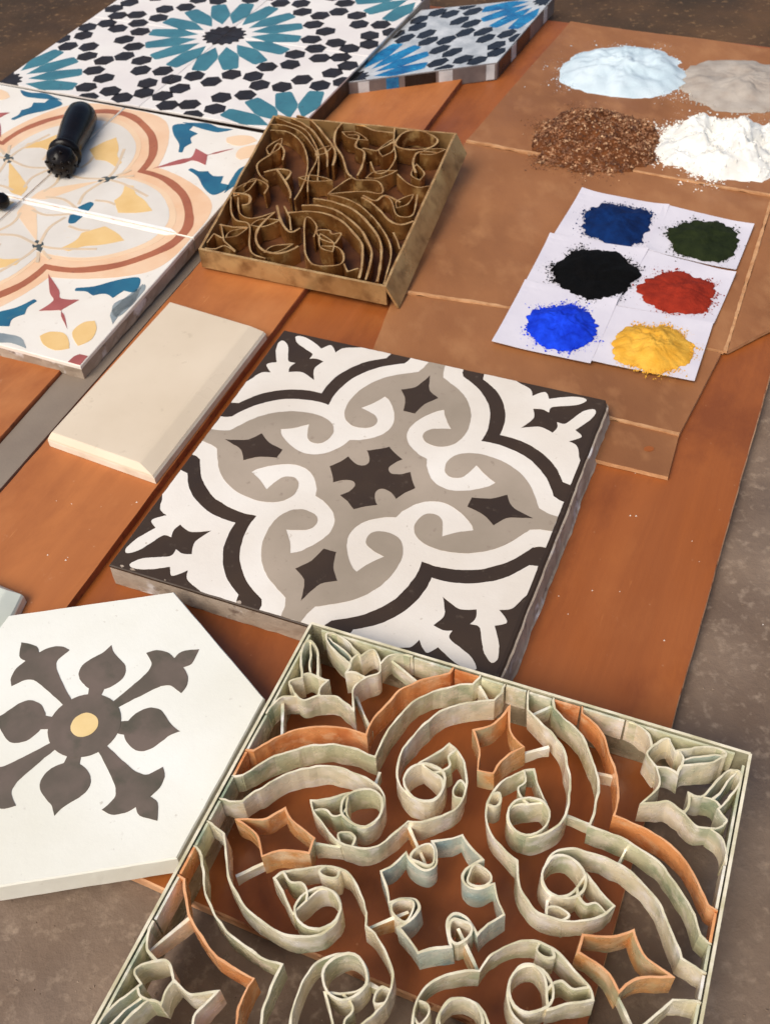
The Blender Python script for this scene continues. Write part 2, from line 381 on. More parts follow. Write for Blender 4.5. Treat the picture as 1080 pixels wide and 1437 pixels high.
# darker brown ground beyond the boards: its own low layer with a ragged margin
V, F = [], []
nsx, nsy = 120, 60
for j in range(nsy + 1):
    for i in range(nsx + 1):
        x = -62 + 134 * i / nsx; t = j / nsy
        ed = 78 - .30 * x + 5 * noise.fractal(Vector((x * .06, 3, 0)), 1, 2, 4)
        y = ed + t * 110
        V.append((x, y, -.75 + min(.25, t * 6) + (.12 * noise.fractal(Vector((x * .2, y * .2, 4)), 1, 2, 5) if j else -.2)))
for j in range(nsy):
    for i in range(nsx):
        a = j * (nsx + 1) + i; F.append((a, a + 1, a + nsx + 2, a + nsx + 1))
tag(link('far_ground', V, F, M_darkground, smooth=True), kind='structure')

TH = radians(-26)
def board(name, label, cat, pts, z0, z1, m, me, chip=.05, loc=None):
    """flat board with slightly worn outline; pts anticlockwise (cm)"""
    out = []
    for i in range(len(pts)):
        a, b = Vector(pts[i]), Vector(pts[(i + 1) % len(pts)]); L = (b - a).length; k = max(2, int(L / .8))
        nrm = Vector((b.y - a.y, a.x - b.x)).normalized()
        for j in range(k):
            p = a.lerp(b, j / k); q = noise.fractal(Vector((p.x * .5, p.y * .5, z1)), 1, 2, 4)
            p = p - nrm * (abs(q) * chip + chip * .3)
            out.append((p.x, p.y))
    n = len(out); V, F, fm = [], [], []
    c = Vector((sum(p[0] for p in out) / n, sum(p[1] for p in out) / n))
    for z, ins in ((z0, 0), (z1 - .08, 0), (z1, .07)):
        for x, y in out:
            d = Vector((c.x - x, c.y - y)).normalized() * ins
            V.append((x + d.x, y + d.y, z))
    for r in range(2):
        for i in range(n):
            j = (i + 1) % n; F.append((r * n + i, r * n + j, (r + 1) * n + j, (r + 1) * n + i)); fm.append(1)
    F.append(tuple(range(2 * n, 3 * n))); fm.append(0)
    o = link(name, V, F, [m, me], None, fm)
    return tag(o, label, cat)
board('wooden_board', 'wide reddish brown board lying under the cardboard and the brown and white tile', 'board',
      [(-14.4, 20.4), (3.4, 11.65), (6.0, 12.0), (12.3, 24.7), (23.1, 46.7), (40, 81), (42, 87), (-2, 108.5), (-24, 66), (-24.2, 66)][:7] + [(-2, 108.5), (-27, 45)], -.62, 0, M_board, M_board_edge, .06)
board('wooden_plank', 'orange plank running beneath the plain cream rectangular tile', 'plank',
      [(-27.3, 26.8), (-18.6, 26.9), (-3.7, 59.2), (14, 97.6), (6, 101.6), (-12.4, 60)], -.8, .5, M_plank, M_plank_edge, .05)
board('wooden_plank', 'orange brown plank at the far left edge, below the medallion tiles', 'plank',
      [(-47, 38), (-28.9, 29.45), (2.8, 101), (-16, 108)], -.8, .5, M_plank, M_plank_edge, .05)

board('grey_infill', 'flat grey batten added to lighten the gap between the two orange planks at the left', 'infill',  # added strip: keeps the open gap pale where shade would darken it
      [(-28.6, 29.7), (-26.9, 28.9), (6.3, 101.2), (3.0, 102.6)], -.6, .25, M_infill, M_infill, .02)

# ------------------------------------------------------------------ the brown, white and taupe quatrefoil tile
t = thing('cement_tile', 'square tile with dark brown, white and taupe scrolls in the middle of the table', 'tile', (-.56, 39.25, 0), -.4361)
tile_body('tile_body', 20, 20, .02, 1.5, M_side, M_dark, t, .05, .035, rside={1: .7, 0: .6}, band=.16, flare=.7)
def tp(P, s=9.93): return [(x * s, y * s) for x, y in P]
z = 1.515
for k in range(4):
    # white corner field between the dark band and the fleur
    P = rot4(QK, k)
    Q = rot4(QF, k)
    inlay('corner_inlay', [tp(P + Q[::-1])], z, M_white, t)
inlay('band_inlay', [tp(full(QW))], z, M_white, t)
inlay('field_inlay', [tp(full(QG))], z + .012, M_grey, t)
for k in range(4): inlay('star_inlay', [tp(rot4(S_, k))], z + .024, M_dark, t)
inlay('center_inlay', [tp(C_)], z + .024, M_dark, t)
# small chips knocked off the front arris
V, F = [], []
for i in range(9):
    x = random.uniform(-9.8, 9.8); side = True
    px, py = (x, -9.96 + random.uniform(0, .12)) if side else (9.96 - random.uniform(0, .12), x)
    r = random.uniform(.04, .16)
    V, F = prism_data([[(px + r * random.uniform(.6, 1.6) * cos(a), py + r * random.uniform(.3, .8) * sin(a)) for a in [q * pi / 4 for q in range(8)]]], z - .02, z + .01, V, F)
tag(link('chipped_spots', V, F, M_side, t), kind='stuff')

# ------------------------------------------------------------------ hexagonal tile
t = thing('hexagonal_tile', 'ivory hexagonal tile with grey brown eight-armed flower and pale yellow centre', 'tile', (-13.62, 25.04, 0), -.9515)
R = 7.83
V, F, fm = [], [], []
rows = [(.52, .05), (.6, 0), (1.3, 0), (1.72, 0), (1.8, .06)]
hexp = []
for k in range(6):
    a = Vector((R * cos(k * pi / 3), R * sin(k * pi / 3))); b = Vector((R * cos((k + 1) * pi / 3), R * sin((k + 1) * pi / 3)))
    for j in range(24): hexp.append(a.lerp(b, j / 24))
n = len(hexp)
for zz, ins in rows:
    for p in hexp:
        q = .02 * noise.fractal(Vector((p.x, p.y, zz * 2)), 1, 2, 4)
        V.append((p.x * (1 - (ins - q) / R), p.y * (1 - (ins - q) / R), zz))
for r in range(4):
    for i in range(n):
        j = (i + 1) % n; F.append((r * n + i, r * n + j, (r + 1) * n + j, (r + 1) * n + i)); fm.append(0 if r < 1 else 1)
F.append(tuple(range(4 * n, 5 * n))); fm.append(1)
link('tile_body', V, F, [M_side, M_hexw], t, fm)
def pol(L, a0): return [(r * cos(radians(a + a0)), r * sin(radians(a + a0))) for r, a in L]
def sym(L): return L + [(r, -a) for r, a in L[::-1] if abs(a) > 1e-6]
heart = crom(pol(sym([(1.2, 12), (1.9, 10.5), (2.02, 15), (2.3, 20), (2.6, 22), (2.92, 21.5), (3.3, 17), (3.62, 8.5), (3.85, 3.5), (4.25, 0)]), 0), 4, sharp=(0, 1, 9, 17, 18))
fleur = crom(pol(sym([(1.2, 9), (1.62, 7.6), (2.6, 7.6), (3.3, 8), (3.68, 9), (4.0, 12), (4.28, 20), (4.64, 16), (4.84, 10), (4.86, 4), (5.3, 4.6), (5.95, 0)]), 0), 4, sharp=(0, 6, 9, 11, 13, 16, 22))
def rotp(P, d): c_, s_ = cos(radians(d)), sin(radians(d)); return [(x * c_ - y * s_, x * s_ + y * c_) for x, y in P]
for k in range(4):
    inlay('heart_inlay', [rotp(heart, 46 + 90 * k)], 1.815, M_hexd, t)
    inlay('fleur_inlay', [rotp(fleur, 92 + 90 * k)], 1.820, M_hexd, t)
inlay('hub_inlay', [[(1.58 * cos(a * pi / 20), 1.58 * sin(a * pi / 20)) for a in range(40)]], 1.826, M_hexd, t)
inlay('yellow_center', [[(.6 * cos(a * pi / 16), .6 * sin(a * pi / 16)) for a in range(32)]], 1.838, M_yel, t)

# ------------------------------------------------------------------ plain bevelled tiles
def bevel_tile(name, label, quad, z0, zr, zt, bv, mt, ms, mb=None):
    """quad anticlockwise outer corners; bv = bevel width per side i (quad[i] -> quad[i+1])"""
    q = [Vector(p) for p in quad]; n = 4
    lines = []
    for i in range(n):
        d = (q[(i + 1) % n] - q[i]).normalized(); nn = Vector((-d.y, d.x)); lines.append((q[i] + nn * bv[i], d))
    inn = []
    for i in range(n):
        p, d = lines[i - 1]; r, e = lines[i]
        den = d.x * e.y - d.y * e.x; s = ((r.x - p.x) * e.y - (r.y - p.y) * e.x) / den
        inn.append(p + d * s)
    cx = sum(p.x for p in q) / 4; cy = sum(p.y for p in q) / 4
    o = thing(name, label, 'tile', (cx, cy, 0))
    K = 14
    def loop(P): return [P[i].lerp(P[(i + 1) % 4], j / K) for i in range(4) for j in range(K)]
    o1, i1 = loop(q), loop(inn); N_ = len(o1)
    V, F, fm = [], [], []
    for (f, zz) in ((0, z0), (0, zr - .07), (.05, zr), (.12, zr + (zt - zr) * .22), (.9, zt - (zt - zr) * .06), (1, zt), (1.15, zt + .01)):
        for a, b in zip(o1, i1):
            p = a + (b - a) * f; w = .012 * noise.noise(Vector((p.x, p.y, zz)))
            V.append((p.x - cx, p.y - cy, zz + (w if zz > z0 else 0)))
    R_ = 7
    for r in range(R_ - 1):
        for i in range(N_):
            j = (i + 1) % N_; F.append((r * N_ + i, r * N_ + j, (r + 1) * N_ + j, (r + 1) * N_ + i)); fm.append(1 if r < 2 else (2 if mb and 1 < r < 5 else 0))
    F.append(tuple(range((R_ - 1) * N_, R_ * N_))); fm.append(0)
    link('tile_body', V, F, [mt, ms, mb or mt], o, fm, smooth=False)
    return o
bevel_tile('rectangular_tile', 'plain cream rectangular tile with sloping edges, lying on the orange plank', [(-18.73, 44.53), (-12.33, 40.88), (-6.6, 53.01), (-12.85, 56.71)], .52, 1.0, 1.4, (.32, 1.05, .22, .2), M_cream, M_creamside)
bevel_tile('rectangular_tile', 'pale green tile corner poking in at the left edge, just above the hexagonal tile', [(-25.9, 33.6), (-18.55, 30.6), (-18.0, 33.2), (-24.6, 37.0)][0:4], .52, 1.05, 1.45, (.45, .8, .3, .2), M_palegreen, M_creamside)

# ------------------------------------------------------------------ orange, blue and white tiles (four of them, one medallion)
SETC, SETR, SETT = (-24.358, 69.133, 2.05), -.44, (.035, .009)
OO = [(0, .987), (.17, .985), (.295, .94), (.38, .84), (.445, .71), (.482, .60), D(.503)]
OB1 = [(0, .957), (.10, .943), (.20, .885), (.31, .80), (.39, .70), (.435, .605), (.455, .51), D(.457)]
OB2 = [(0, .906), (.06, .903), (.17, .855), (.285, .765), (.352, .67), (.400, .58), (.418, .50), D(.424)]
OP2 = [(0, .862), (.09, .848), (.19, .79), (.29, .69), (.345, .58), (.365, .48), D(.372)]
def leafed(L, sharp=()): return crom(L, 4, sharp=sharp, closed=True)
leafA = leafed([(.533, .062), (.455, .150), (.462, .214), (.425, .300), (.480, .300), (.530, .240), (.600, .205), (.690, .134), (.621, .092)], (0, 1, 3, 4, 7))
blueA = leafed([(.366, .908), (.420, .945), (.470, .950), (.475, .895), (.540, .876), (.524, .825), (.556, .778), (.540, .73), (.553, .68), (.533, .672), (.493, .749), (.415, .825)], (3, 4, 6, 9))
swA = leafed([(.40, .955), (.455, .968), (.543, .99), (.617, .970), (.704, .978), (.640, .925), (.564, .925), (.50, .935)], (0, 4))
redA = leafed([(.485, .485), (.575, .605), (.625, .650), (.605, .735), (.655, .715), (.70, .70), (.725, .735), (.80, .80), (.735, .725), (.70, .70), (.715, .655), (.735, .605), (.650, .625), (.605, .575)], (0, 3, 7, 11))
seed = leafed([D(.275), (.285, .325), D(.355), (.325, .285)], (0, 2))
dia = crom([(.305, 0), (.310, .03), (.340, .095), (.372, .09), (.378, .05), (.382, 0)], 4)
motif = leafed([(.03, .03), (.045, .11), (.12, .17), (.175, .21), D(.285), (.21, .175), (.17, .12), (.11, .045)], (0, 4))
petA = leafed([(.712, .888), (.736, .847), (.80, .832), (.845, .86), (.885, .912), (.832, .944), (.761, .929)], (0, 4))
bird = leafed([(.925, .63), (.905, .57), (.945, .50), (.962, .40), (.985, .44), (.985, .60), (.965, .655)], (0, 3))
def sw(P): return [(v, u) for u, v in P]
def orange_tile(label, qx, qy, thing_label_cat='tile'):
    S = 14.0
    t = thing('painted_cement_tile', label, 'tile', (0, 0, 0), 0, 'orange and blue medallion tiles')
    Rm = Matrix.Rotation(sqrt(SETT[0] ** 2 + SETT[1] ** 2), 4, Vector((SETT[0], SETT[1], 0)).normalized()) @ Matrix.Rotation(SETR, 4, 'Z')
    t.matrix_world = Matrix.Translation([v * CM for v in SETC]) @ Rm @ Matrix.Translation((qx * S / 2 * CM, qy * S / 2 * CM, 0))
    tile_body('tile_body', S - .08, S - .08, -1.15, -.012, M_side, M_ow, t, .04, .03, seg=26, rside={1: 2.0, 0: 1.4} if qx > 0 else {0: 1.4}, band=.3)
    def T(P, lim=.992):
        out = []
        for u, v in P:
            u = min(lim, max(.008, u)); v = min(lim, max(.008, v))
            out.append(((u - .5) * S * qx, (v - .5) * S * qy))
        return out
    def ring(L, nm, m, z):
        P = crom(L, 5); Q = P + [(v, u) for u, v in P[::-1]][1:]
        inlay(nm, [T(Q + [(0, 0)])], z, m, t)
    ring(OO, 'peach_inlay', M_oo, .0); ring(OB1, 'rust_inlay', M_ob, .012); ring(OB2, 'pale_peach_inlay', M_oo, .024); ring(OP2, 'pale_field_inlay', M_op, .036)
    ring([(a * .955, b * .955) for a, b in OP2], 'grey_field_inlay', M_oi, .048)
    inlay('ochre_leaf', [T(leafA)], .06, M_oy, t); inlay('ochre_leaf', [T(sw(leafA))], .06, M_oy, t)
    inlay('ochre_motif', [T(motif)], .06, M_oy if qx < 0 else M_op, t)
    inlay('slate_seed', [T(seed)], .06, M_odk, t)
    for P in (dia, sw(dia)): inlay('blue_lozenge', [T(P + [((.34, 0) if P is dia else (0, .34))])], .06, M_obl, t)
    for P in (blueA, sw(blueA)): inlay('blue_leaf', [T(P)], .012, M_obl, t)
    for P in (swA, sw(swA)): inlay('blue_swoosh', [T(P)], .012, M_obl if qy > 0 else M_org, t)
    inlay('red_bud', [T(redA)], .014, M_ord, t)
    for P in (petA, sw(petA)): inlay('corner_petal', [T(P)], .012, M_oy if qy < 0 else M_op, t)
    if qy < 0: inlay('grey_leaf', [T(bird)], .012, M_org, t)
    inlay('corner_spot', [T([(.93, 1), (.935, .95), (.95, .93), (1, .93), (1, 1)])], .012, M_ord if qy < 0 else M_op, t)
    for P in ([(.06, .30), (.16, .275), (.27, .30), (.30, .31)], [(.10, .06), (.2, .075), (.32, .02)], [(.36, .12), (.43, .13), (.48, .12)], [(.34, .355), (.37, .40), (.385, .43)], [(.33, .31), (.42, .30), (.60, .24)]):
        for Q in (P, sw(P)):
            V, F, fm = ribbon_data(T(crom(Q, 4)), .22, .03, .062, False, 0)
            link('vine_line', V, F, [M_oline, M_oline], t, fm)
    # pale arris where the glaze of the face is rubbed along the joints
    inlay('white_edge', [T([(0, 0), (.90, 0), (.86, .028), (0, .022)], 1)], .072, M_grout, t)
    return t
orange_tile('orange and white medallion tile, back right one of the four, beside the brass mould', 1, 1)
orange_tile('orange and white medallion tile whose front corner is nearest the plain cream tile', 1, -1)
orange_tile('orange and white medallion tile under the black handle, against the teal star tiles', -1, 1)
orange_tile('orange and white medallion tile cut off by the left edge, in front of the others', -1, -1)

# ------------------------------------------------------------------ teal and black star tiles
TS = 14.0
def star_shapes():
    teal, black, hub = [], [], []
    for (cx, cy) in ((0, 0), (TS, TS)):
        for k in range(16):
            a = (k + .5) * pi / 8 * 1.0
            def P(r, d): return (cx + r * cos(a + radians(d)), cy + r * sin(a + radians(d)))
            teal.append([P(2.45, 0), P(4.1, 11.0), P(4.75, 11.0), P(6.75, 5.9), P(7.0, 4.5), P(7.0, -4.5), P(6.75, -5.9), P(4.75, -11.0), P(4.1, -11.0)])
        hub.append([(cx + (1.85 + .16 * cos(16 * q * pi / 48)) * cos(q * pi / 48), cy + (1.85 + .16 * cos(16 * q * pi / 48)) * sin(q * pi / 48)) for q in range(96)])
    cand = []
    for (cx, cy) in ((0, 0), (TS, TS)):
        for k in range(32): a = k * pi / 16; rr = 9.0 if k % 2 == 0 else 7.98; cand.append((cx + rr * cos(a), cy + rr * sin(a), a + (0 if k % 2 else pi / 6)))
    for (cx, cy) in ((0, TS), (TS, 0)):
        for k in range(8): a = (k + .5) * pi / 4; cand.append((cx + 2.35 * cos(a), cy + 2.35 * sin(a), a))
        for k in range(16): a = k * pi / 8; cand.append((cx + 4.1 * cos(a), cy + 4.1 * sin(a), a))
        for k in range(8): a = k * pi / 4; cand.append((cx + .0 + 3.2 * cos(a), cy + 3.2 * sin(a), a))
    for (cx, cy) in ((0, 0), (TS, TS)):
        for k in range(32): a = (k + .5) * pi / 16; cand.append((cx + 10.7 * cos(a), cy + 10.7 * sin(a), a))
    got = []
    for x, y, a in cand:
        if not (-.8 < x < TS + .8 and -.8 < y < TS + .8): continue
        if hypot(x, y) < 7.9 or hypot(x - TS, y - TS) < 7.9: continue
        if all(hypot(x - g[0], y - g[1]) > 1.62 for g in got): got.append((x, y, a))
    for x, y, a in got:
        L, w = 1.0, .80
        pts = [(L, 0), (L * .5, w), (-L * .5, w), (-L, 0), (-L * .5, -w), (L * .5, -w)]
        black.append([(x + p * cos(a) - q * sin(a), y + p * sin(a) + q * cos(a)) for p, q in pts])
    return teal, black, hub
def clip(P, lo, hi):
    """Sutherland-Hodgman against the tile square"""
    for ax, lim, s in ((0, lo, 1), (0, hi, -1), (1, lo, 1), (1, hi, -1)):
        out = []
        for i in range(len(P)):
            a, b = P[i - 1], P[i]
            ia, ib = s * (a[ax] - lim) >= 0, s * (b[ax] - lim) >= 0
            if ia != ib:
                k = (lim - a[ax]) / (b[ax] - a[ax]); out.append((a[0] + (b[0] - a[0]) * k, a[1] + (b[1] - a[1]) * k))
            if ib: out.append(b)
        P = out
        if len(P) < 3: return None
    return P if abs(area(P)) > .02 else None
TEAL, BLACK, HUB = star_shapes()
def star_layer(nm, shapes, m, z, t, f):
    P = [clip(p, .03, TS - .03) for p in shapes]; P = [[f(x, y) for x, y in p] for p in P if p]
    for p in P:
        V, F = prism_data([p], z - .05, z)
        link(nm, V, F, m, t)
def star_tile(label, c, th, qx, qy):
    t = thing('star_tile', label, 'tile', (c[0], c[1], 0), th, 'teal and black star tiles laid edge to edge')
    tile_body('tile_body', TS - .05, TS - .05, .52, 2.0, M_black if qy < 0 else M_side, M_sw, t, .03, .03, seg=20, band=.12)
    f = lambda x, y: ((x - TS / 2) * qx, (y - TS / 2) * qy)
    star_layer('teal_petal', TEAL, M_teal, 2.012, t, f); star_layer('black_hexagon', BLACK, M_black, 2.012, t, f); star_layer('black_hub', HUB, M_black, 2.024, t, f)
    return t
SX, SY, ST = -11.272, 95.224, -.461
for qx, qy, lb in ((-1, -1, 'teal star tile at the front left of the set, behind the black handle'), (1, -1, 'teal star tile at the front right of the set, touching the brass mould'),
                   (1, 1, 'teal star tile at the back right of the set, behind the bright azure one'), (-1, 1, 'teal star tile at the back left of the set, cut by the top edge')):
    lx, ly = qx * TS / 2, qy * TS / 2
    star_tile(lb, (SX + lx * cos(ST) - ly * sin(ST), SY + lx * sin(ST) + ly * cos(ST)), ST, qx, qy)

# the lozenge-shaped glossy tile lying against them
LZ = [Vector((-1.07, 85.36)), Vector((11.97, 87.2)), Vector((18.89, 100.03)), Vector((6.44, 99.08))]
lc = sum(LZ, Vector((0, 0))) / 4
t = thing('glossy_star_tile', 'glossy azure and black star tile with striped sides, lying skewed beside the teal ones', 'tile', (lc.x, lc.y, 0))
def lz(u, v):
    a = LZ[0].lerp(LZ[1], u); b = LZ[3].lerp(LZ[2], u); p = a.lerp(b, v) - lc; return (p.x, p.y)
per = [lz(i / 20, 0) for i in range(20)] + [lz(1, i / 20) for i in range(20)] + [lz(1 - i / 20, 1) for i in range(20)] + [lz(0, 1 - i / 20) for i in range(20)]
V, F, fm = [], [], []
for zz, s in ((.02, .995), (.1, 1), (1.42, 1), (1.5, .992)):
    for x, y in per: V.append((x * s, y * s, zz))
n = len(per)
for r in range(3):
    for i in range(n): j = (i + 1) % n; F.append((r * n + i, r * n + j, (r + 1) * n + j, (r + 1) * n + i)); fm.append(0)
F.append(tuple(range(3 * n, 4 * n))); fm.append(1)
link('tile_body', V, F, [M_sgrey, M_glossw], t, fm)
fz = lambda x, y: lz(.01 + .98 * x / TS, .01 + .98 * y / TS)
star_layer('azure_petal', TEAL, M_azure, 1.512, t, fz); star_layer('black_hexagon', [[(sum(q[0] for q in p) / 6 + (x - sum(q[0] for q in p) / 6) * 1.02, sum(q[1] for q in p) / 6 + (y - sum(q[1] for q in p) / 6) * 1.02) for x, y in p] for p in BLACK], M_glossk, 1.512, t, fz); star_layer('black_hub', HUB, M_glossk, 1.524, t, fz)
for (e, u0, u1, m) in (('f', .10, .17, M_glossw), ('f', .28, .36, M_azure), ('f', .62, .71, M_glossw), ('f', .40, .60, M_glossk), ('f', .93, .985, M_glossw), ('r', .03, .22, M_glossk), ('r', .24, .31, M_glossw), ('r', .33, .55, M_glossk), ('r', .80, .86, M_glossw)):
    g = (lambda u: lz(u, 0)) if e == 'f' else (lambda u: lz(1, u))
    a, b = Vector(g(u0)), Vector(g(u1)); d = (b - a).normalized(); nn = Vector((d.y, -d.x)) * .03
    V, F = prism_data([[tuple(a + nn), tuple(b + nn), tuple(b - nn), tuple(a - nn)]], .12, 1.41)
    link('side_stripe', V, F, m, t)

# ------------------------------------------------------------------ stained mould in the foreground (same quatrefoil)
t = thing('tile_mould', 'large stained metal mould in the foreground with orange, sage and cream strips', 'tile mould', (1.0924, 16.055, 0), radians(-24.6))
HS = 9.6; ZT = 3.0; ZB = 1.55
fo = HS
for k in range(4):
    P = rot4([(-1, 1), (1, 1)], k)
    Q = [(P[0][0] * fo + (P[1][0] - P[0][0]) * fo * i / 24, P[0][1] * fo + (P[1][1] - P[0][1]) * fo * i / 24) for i in range(25)]
    strip('frame_side', Q, .12, .02, ZT + .04, [M_fframe, M_edge], t, jit=.02)
def mp_(P):
    out = []
    for x, y in P:
        w = .10 if max(abs(x), abs(y)) < .95 else 0
        out.append((max(-.985, min(.985, x)) * HS + w * noise.fractal(Vector((x * 7, y * 7, 1)), 1, 2, 3), max(-.985, min(.985, y)) * HS + w * noise.fractal(Vector((x * 7, y * 7, 5)), 1, 2, 3)))
    return out
for k in range(4):
    strip('orange_strip', mp_(rot4(QK, k)), .08, ZB, ZT, [M_forange, M_oedge], t)
    strip('sage_strip', mp_(rot4(QW, k)), .08, ZB, ZT, [M_fsage, M_edge], t)
    strip('cream_strip', mp_(rot4(QG, k)), .08, ZB, ZT, [M_fcream, M_edge], t)
    strip('corner_strip', mp_(rot4(QF, k)), .08, ZB, ZT, [M_fcream if k != 1 else M_fblue, M_edge], t)
    strip('petal_star_strip', mp_(rot4(S_, k)), .08, ZB, ZT, [M_ftan, M_oedge], t, closed=True)
strip('center_strip', mp_(C_), .09, ZB, ZT, [M_fblue, M_edge], t, closed=True)
for k in range(4):
    for sg in (0, 1):
        c0 = (.222, .418) if not sg else (.418, .222)
        strip('scroll_ring', mp_(rot4([(c0[0] + .082 * cos(a * pi / 12), c0[1] + .082 * sin(a * pi / 12)) for a in range(24)], k)), .09, ZB, ZT + .05, [M_fcream if (k + sg) % 3 else M_fsage, M_edge], t, closed=True)
    # cement left on the inner face of the frame, one colour per compartment
    for (u0, u1, m_) in ((.06, .16, M_fsage), (.172, .286, M_forange), (.30, .48, M_fcream), (-.16, -.06, M_fsage), (-.286, -.172, M_forange), (-.48, -.30, M_fcream), (-.045, .045, M_fcream), (.5, .94, M_fsage), (-.94, -.5, M_fsage)):
        P = [(u0 + (u1 - u0) * i / 5, .982) for i in range(6)]
        strip('frame_lining', [(x * HS, y * HS) for x, y in rot4(P, k)], .10, ZB + .1, ZT - .03, [m_, m_], t, jit=.05)
for k in range(4):
    c0 = (.112, .112)
    strip('knob_ring', mp_(rot4([(c0[0] + .042 * cos(a * pi / 10) + .012 * cos(2 * a * pi / 10), c0[1] + .042 * sin(a * pi / 10)) for a in range(20)], k)), .08, ZB, ZT + .03, [M_fcream, M_edge], t, closed=True)
    for mir in (0, 1):
        fl = lambda P: [(v, u) for u, v in P] if mir else P
        strip('leaf_strip', mp_(rot4(fl(crom([(.722, .920), (.745, .885), (.733, .808)], 5)), k)), .08, ZB, ZT, [M_fsage, M_edge], t)
        strip('leaf_strip', mp_(rot4(fl(crom([(.906, .962), (.84, .935), (.78, .91), (.745, .885)], 5)), k)), .08, ZB, ZT - .05, [M_fblue, M_edge], t)
        strip('leaf_strip', mp_(rot4(fl(crom([(.621, .914), (.60, .86), (.63, .82), (.655, .797)], 5)), k)), .08, ZB, ZT, [M_fcream, M_edge], t)
        strip('curl_strip', mp_(rot4(fl(crom([(.144, .605), (.165, .56), (.150, .52), (.170, .488), (.205, .473)], 5)), k)), .08, ZB, ZT, [M_fsage, M_edge], t)
        strip('curl_strip', mp_(rot4(fl(crom([(.052, .45), (.085, .47), (.10, .43), (.085, .40), (.054, .40)], 5)), k)), .08, ZB, ZT, [M_fcream, M_edge], t)
BR = [((.10, .90), (.165, .965)), ((.355, .60), (.452, .62)), ((.452, .62), (.528, .63)), ((.415, .735), (.50, .745)), ((.41, .875), (.58, .955)), ((.536, .60), (.665, .74)),
      ((.226, .226), (.10, .10)), ((.102, .71), (.20, .79)), ((.05, .45), (.026, .55)), ((.143, .385), (.05, .40)), ((.104, .18), (.09, .31)), ((.46, .50), (.355, .50)), ((.50, .83), (.62, .915)), ((.345, .43), (.43, .43))]
for k in range(4):
    for i, (a, b) in enumerate(BR):
        for mir in (0, 1):
            if i == 6 and mir: continue
            if random.random() < (.15 if i in (0, 4, 6) else .86): continue
            P = [a, b] if not mir else [(a[1], a[0]), (b[1], b[0])]
            strip('crossbar', mp_(rot4(P, k)), .12, ZB + .1, ZB + .8 if i % 2 else ZB + 1.1, [[M_fcream, M_fsage, M_ftan, M_fcream][i % 4], M_fcream], t)

